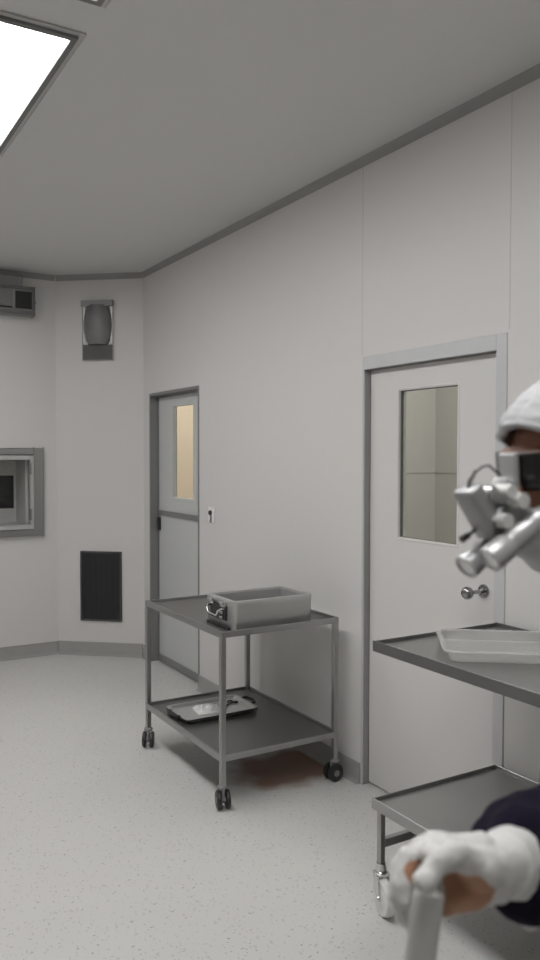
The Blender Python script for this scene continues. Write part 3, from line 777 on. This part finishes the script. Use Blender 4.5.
# headlight block across the front
d0, d1_ = V((0, .171, -.006)), V((0, .141, -.066))
ang = math.atan2(-(d1_ - d0).y, -(d1_ - d0).z)
bm = bmesh.new(); hbox(bm, (.004, .156, -.035), (.017, .0125, .036), -ang, .006)
hl = obj('headlight_block', bm, mat('block_grey', (.36, .36, .365), .35, metal=.3), lp, True)
for c_, r_ in (((-.004, .148, -.012), .0075), ((-.014, .130, -.014), .0085), ((-.020, .120, -.026), .009), ((-.016, .143, -.046), .0085), ((.012, .133, -.020), .008)):
    bm = bmesh.new(); c0 = V(c_); tube(bm, [HM @ (c0 + V((.013, 0, 0))), HM @ (c0 - V((.013, 0, 0)))], r_, 16)
    obj('hinge_knob', bm, WPLAST if r_ > .008 else CHROME, lp, True)
bm = bmesh.new(); cone(bm, h(-.012, .152, -.048), h(-.008, .124, -.030), .006, .006, 12); cone(bm, h(0, .150, -.040), h(0, .127, -.022), .0055, .0055, 12)
obj('flip_arm', bm, LOUPED, lp, True)
bm = bmesh.new(); tube(bm, [h(0, .172, -.004), h(0, .170, .005), h(0, .160, .013), h(0, .148, .018), h(0, .138, .018), h(0, .130, .010), h(0, .122, .004)], .0014, 8)
for k in range(5):
    t = k / 4; p0, p1 = V((0, .172, -.002)).lerp(V((0, .160, .013)), t), V((0, .172, -.002)).lerp(V((0, .160, .013)), t + .12)
    cone(bm, HM @ p0, HM @ p1, .0022, .0022, 8)
obj('headlight_wire', bm, BLACK, lp, True)
bm = bmesh.new(); cone(bm, h(.012, .158, -.056), h(.012, .172, -.062), .0022, .0022, 10); cone(bm, h(.012, .170, -.061), h(.012, .181, -.0645), .0036, .0044, 12)
obj('flip_lever', bm, BLACK, lp, True)
# headband over the cap that carries the loupes
bm = bmesh.new(); hbox(bm, (-.01, .000, .119), (.012, .020, .007), 0, .003)
obj('headband_clip', bm, BLACK, capo, True)

# dark gown: long loose coat over trunk and arms
bm = bmesh.new()
cap(bm, NB - V((0, 0, .022)), .082, SH, .079); cap(bm, NB - V((0, 0, .022)), .082, SHL, .079); cap(bm, NB - V((.02, 0, .05)), .085, CH + V((-.02, 0, .05)), .115)
for a, b_, w0, w1 in ((CH, WA, .105, .09), (WA, PE, .09, .10)):
    for s in (-1, 0, 1): cap(bm, a + V((0, s * w0 * .7, 0)), .128, b_ + V((0, s * w1 * .8, 0)), .122)
for s in (-1, 1):
    cap(bm, CH + V((0, s * .07, 0)), .118, (SH if s > 0 else SHL) + V((.01, -s * .05, -.03)), .085)
    for q in (0, 1): cap(bm, PE + V((0, s * .085 * q, .0)), .122, V((-1.11, .57 + s * .11 * q, .42)), .13)
for S_, E_, W_ in ((SH, EL, WR), (SHL, ELL, WL)):
    cap(bm, S_, .076, E_, .074); d_ = (W_ - E_)
    cap(bm, E_, .082, E_ + d_ * .55, .074); cap(bm, E_ + d_ * .55, .074, E_ + d_ * .80, .060); cap(bm, E_ + d_ * .80, .054, E_ + d_ * .93, .038)
    cap(bm, E_ + d_ * .62 + V((0, 0, .02)), .052, E_ + d_ * .84 + V((0, 0, .022)), .038)
def crease(me):
    nn = [v.normal.copy() for v in me.vertices]
    for v, n_ in zip(me.vertices, nn):
        p = v.co.copy(); k = .010 * noise.noise(V((p.x * 13, p.y * 13, p.z * 9))) + .006 * noise.noise(p * 31)
        v.co = p + n_ * k
remeshed('surgical_gown', bm, GOWN, .006, person, 3, .5, crease)['label'] = 'very dark purple gown with creased sleeve'

# gloves with tan palms; the cuff flares and ends in a rolled rim
TAN = [(V((-1.797, .570, 1.184)), .026), (V((-1.808, .580, 1.164)), .020), (V((-1.846, .592, 1.208)), .013), (V((-1.815, .576, 1.196)), .018)]
def glove(J, W_, E_, mir, tan):
    bm = bmesh.new(); hand(bm, W_ if mir is None else WR, J, 0, mir)
    d_ = (E_ - W_).normalized()
    cap(bm, W_ + d_ * .0, .0305, W_ + d_ * .018, .035); cone(bm, W_ - d_ * .012, W_ + d_ * .036, .031, .0445, 28)
    def fin(me):
        nn = [v.normal.copy() for v in me.vertices]
        for v, n_ in zip(me.vertices, nn):
            v.co = v.co + n_ * (.0016 * noise.noise(v.co * 55) + .0008 * noise.noise(v.co * 120))
        if tan:
            for p in me.polygons:
                c_ = p.center
                if any((c_ - q).length < r_ * (1 + .25 * noise.noise(c_ * 60)) for q, r_ in TAN) and p.normal.dot(V((-.5, -.8, -.35))) > .0 and (c_ - V((-1.85, .560, 1.229))).length > .017 and (c_ - V((-1.862, .561, 1.215))).length > .016 and (c_ - V((-1.832, .564, 1.232))).length > .018:
                    p.material_index = 1
    o = remeshed('glove', bm, [GLOVE, PALM], .0019 if mir is None else .003, person, 7, .5, fin)
    bm = bmesh.new(); q = d_.to_track_quat('Z', 'Y'); pts = [W_ + d_ * .036 + q @ V((.0445 * math.cos(a), .0445 * math.sin(a), 0)) for a in [2 * math.pi * k / 40 for k in range(41)]]
    tube(bm, pts, .0016, 8)
    obj('rolled_rim', bm, GLOVE, o, 'all'); return o
glove(hand_j, WR, EL, None, True)['label'] = 'white glove with tan palm gripping the white handle'
glove(hand_j, WL, ELL, MIR, False)['label'] = 'white glove on the other hand'
bm = bmesh.new()
for s in (-1, 1):
    hp, kn_, an_ = PE + V((0, s * .095, -.04)), V((-1.13, .57 + s * .105, .49)), V((-1.08, .57 + s * .11, .105))
    cap(bm, hp, .098, kn_, .074); cap(bm, kn_, .074, an_, .060)
cap(bm, PE + V((0, .08, -.02)), .100, PE + V((0, -.08, -.02)), .100)
remeshed('trousers', bm, GOWN, .006, person, 3, .5, crease)
for s in (-1, 1):
    bm = bmesh.new(); an_ = V((-1.08, .57 + s * .11, .045))
    cap(bm, an_ + V((.03, 0, 0)), .044, an_ + V((-.10, s * .015, -.004)), .040); cap(bm, an_ + V((-.10, s * .015, -.004)), .040, an_ + V((-.16, s * .02, -.012)), .032)
    cap(bm, an_ + V((.02, 0, .02)), .046, an_ + V((-.05, 0, .02)), .042)
    for v in bm.verts: v.co.z = max(v.co.z, .0012)
    remeshed('clog', bm, SHOE, .005, person, 2)

# white handle held in the fist
r0, r1 = V((-1.8455, .5755, 1.1985)), V((-1.8625, .5825, 1.061))
q = (r1 - r0); L_ = q.length
M = Matrix.Translation(r0) @ q.to_track_quat('Z', 'Y').to_matrix().to_4x4()
ih = empty('surgical_instrument', r1, 'white round-handled instrument gripped in the white gloved hand, pointing down', 'instrument')
bm = bmesh.new(); lathe(bm, [(.0005, 0), (.0135, 0), (.0145, .002), (.0152, .006), (.0148, L_ * .5), (.0142, L_ * .55), (.0142, L_ - .006), (.014, L_), (.0005, L_)], M, 36)
obj('grip', bm, GLOVE, ih, True)
bm = bmesh.new(); lathe(bm, [(.0005, L_ + .0003), (.0085, L_ + .0003), (.0085, L_ + .010), (.0045, L_ + .016), (.004, L_ + .075), (.0005, L_ + .078)], M, 24)
obj('metal_shaft', bm, CHROME, ih, True)

# ------------------------------------------------------------------ world, camera, view
w = bpy.data.worlds.new('world'); scene.world = w; w.use_nodes = True
w.node_tree.nodes['Background'].inputs[0].default_value = (.5, .5, .5, 1); w.node_tree.nodes['Background'].inputs[1].default_value = .02
cd = bpy.data.cameras.new('camera'); cam = bpy.data.objects.new('camera', cd); COL.objects.link(cam); scene.camera = cam
cd.sensor_fit = 'VERTICAL'; cd.sensor_height = 36; cd.lens = 36 * 799.7 / 960; cd.clip_start = .02
r_ = V((0.86017328, -0.50999978, 0.00146898)); u_ = V((0.01523659, 0.02857711, 0.99947546)); f_ = V((0.50977424, 0.8596997, -0.03235193))
cam.matrix_world = Matrix(((r_.x, u_.x, -f_.x, -2.367), (r_.y, u_.y, -f_.y, 0), (r_.z, u_.z, -f_.z, 1.62), (0, 0, 0, 1)))
cd.dof.use_dof = True; cd.dof.focus_distance = 3.6; cd.dof.aperture_fstop = 4.2
vs = scene.view_settings; vs.view_transform = 'Standard'; vs.look = 'None'; vs.gamma = 1; vs.exposure = 0.17; vs.use_curve_mapping = False
scene.cycles.use_denoising = True
scene.cycles.max_bounces = 10; scene.cycles.diffuse_bounces = 6; scene.cycles.transparent_max_bounces = 16
scene.cycles.sample_clamp_indirect = 6
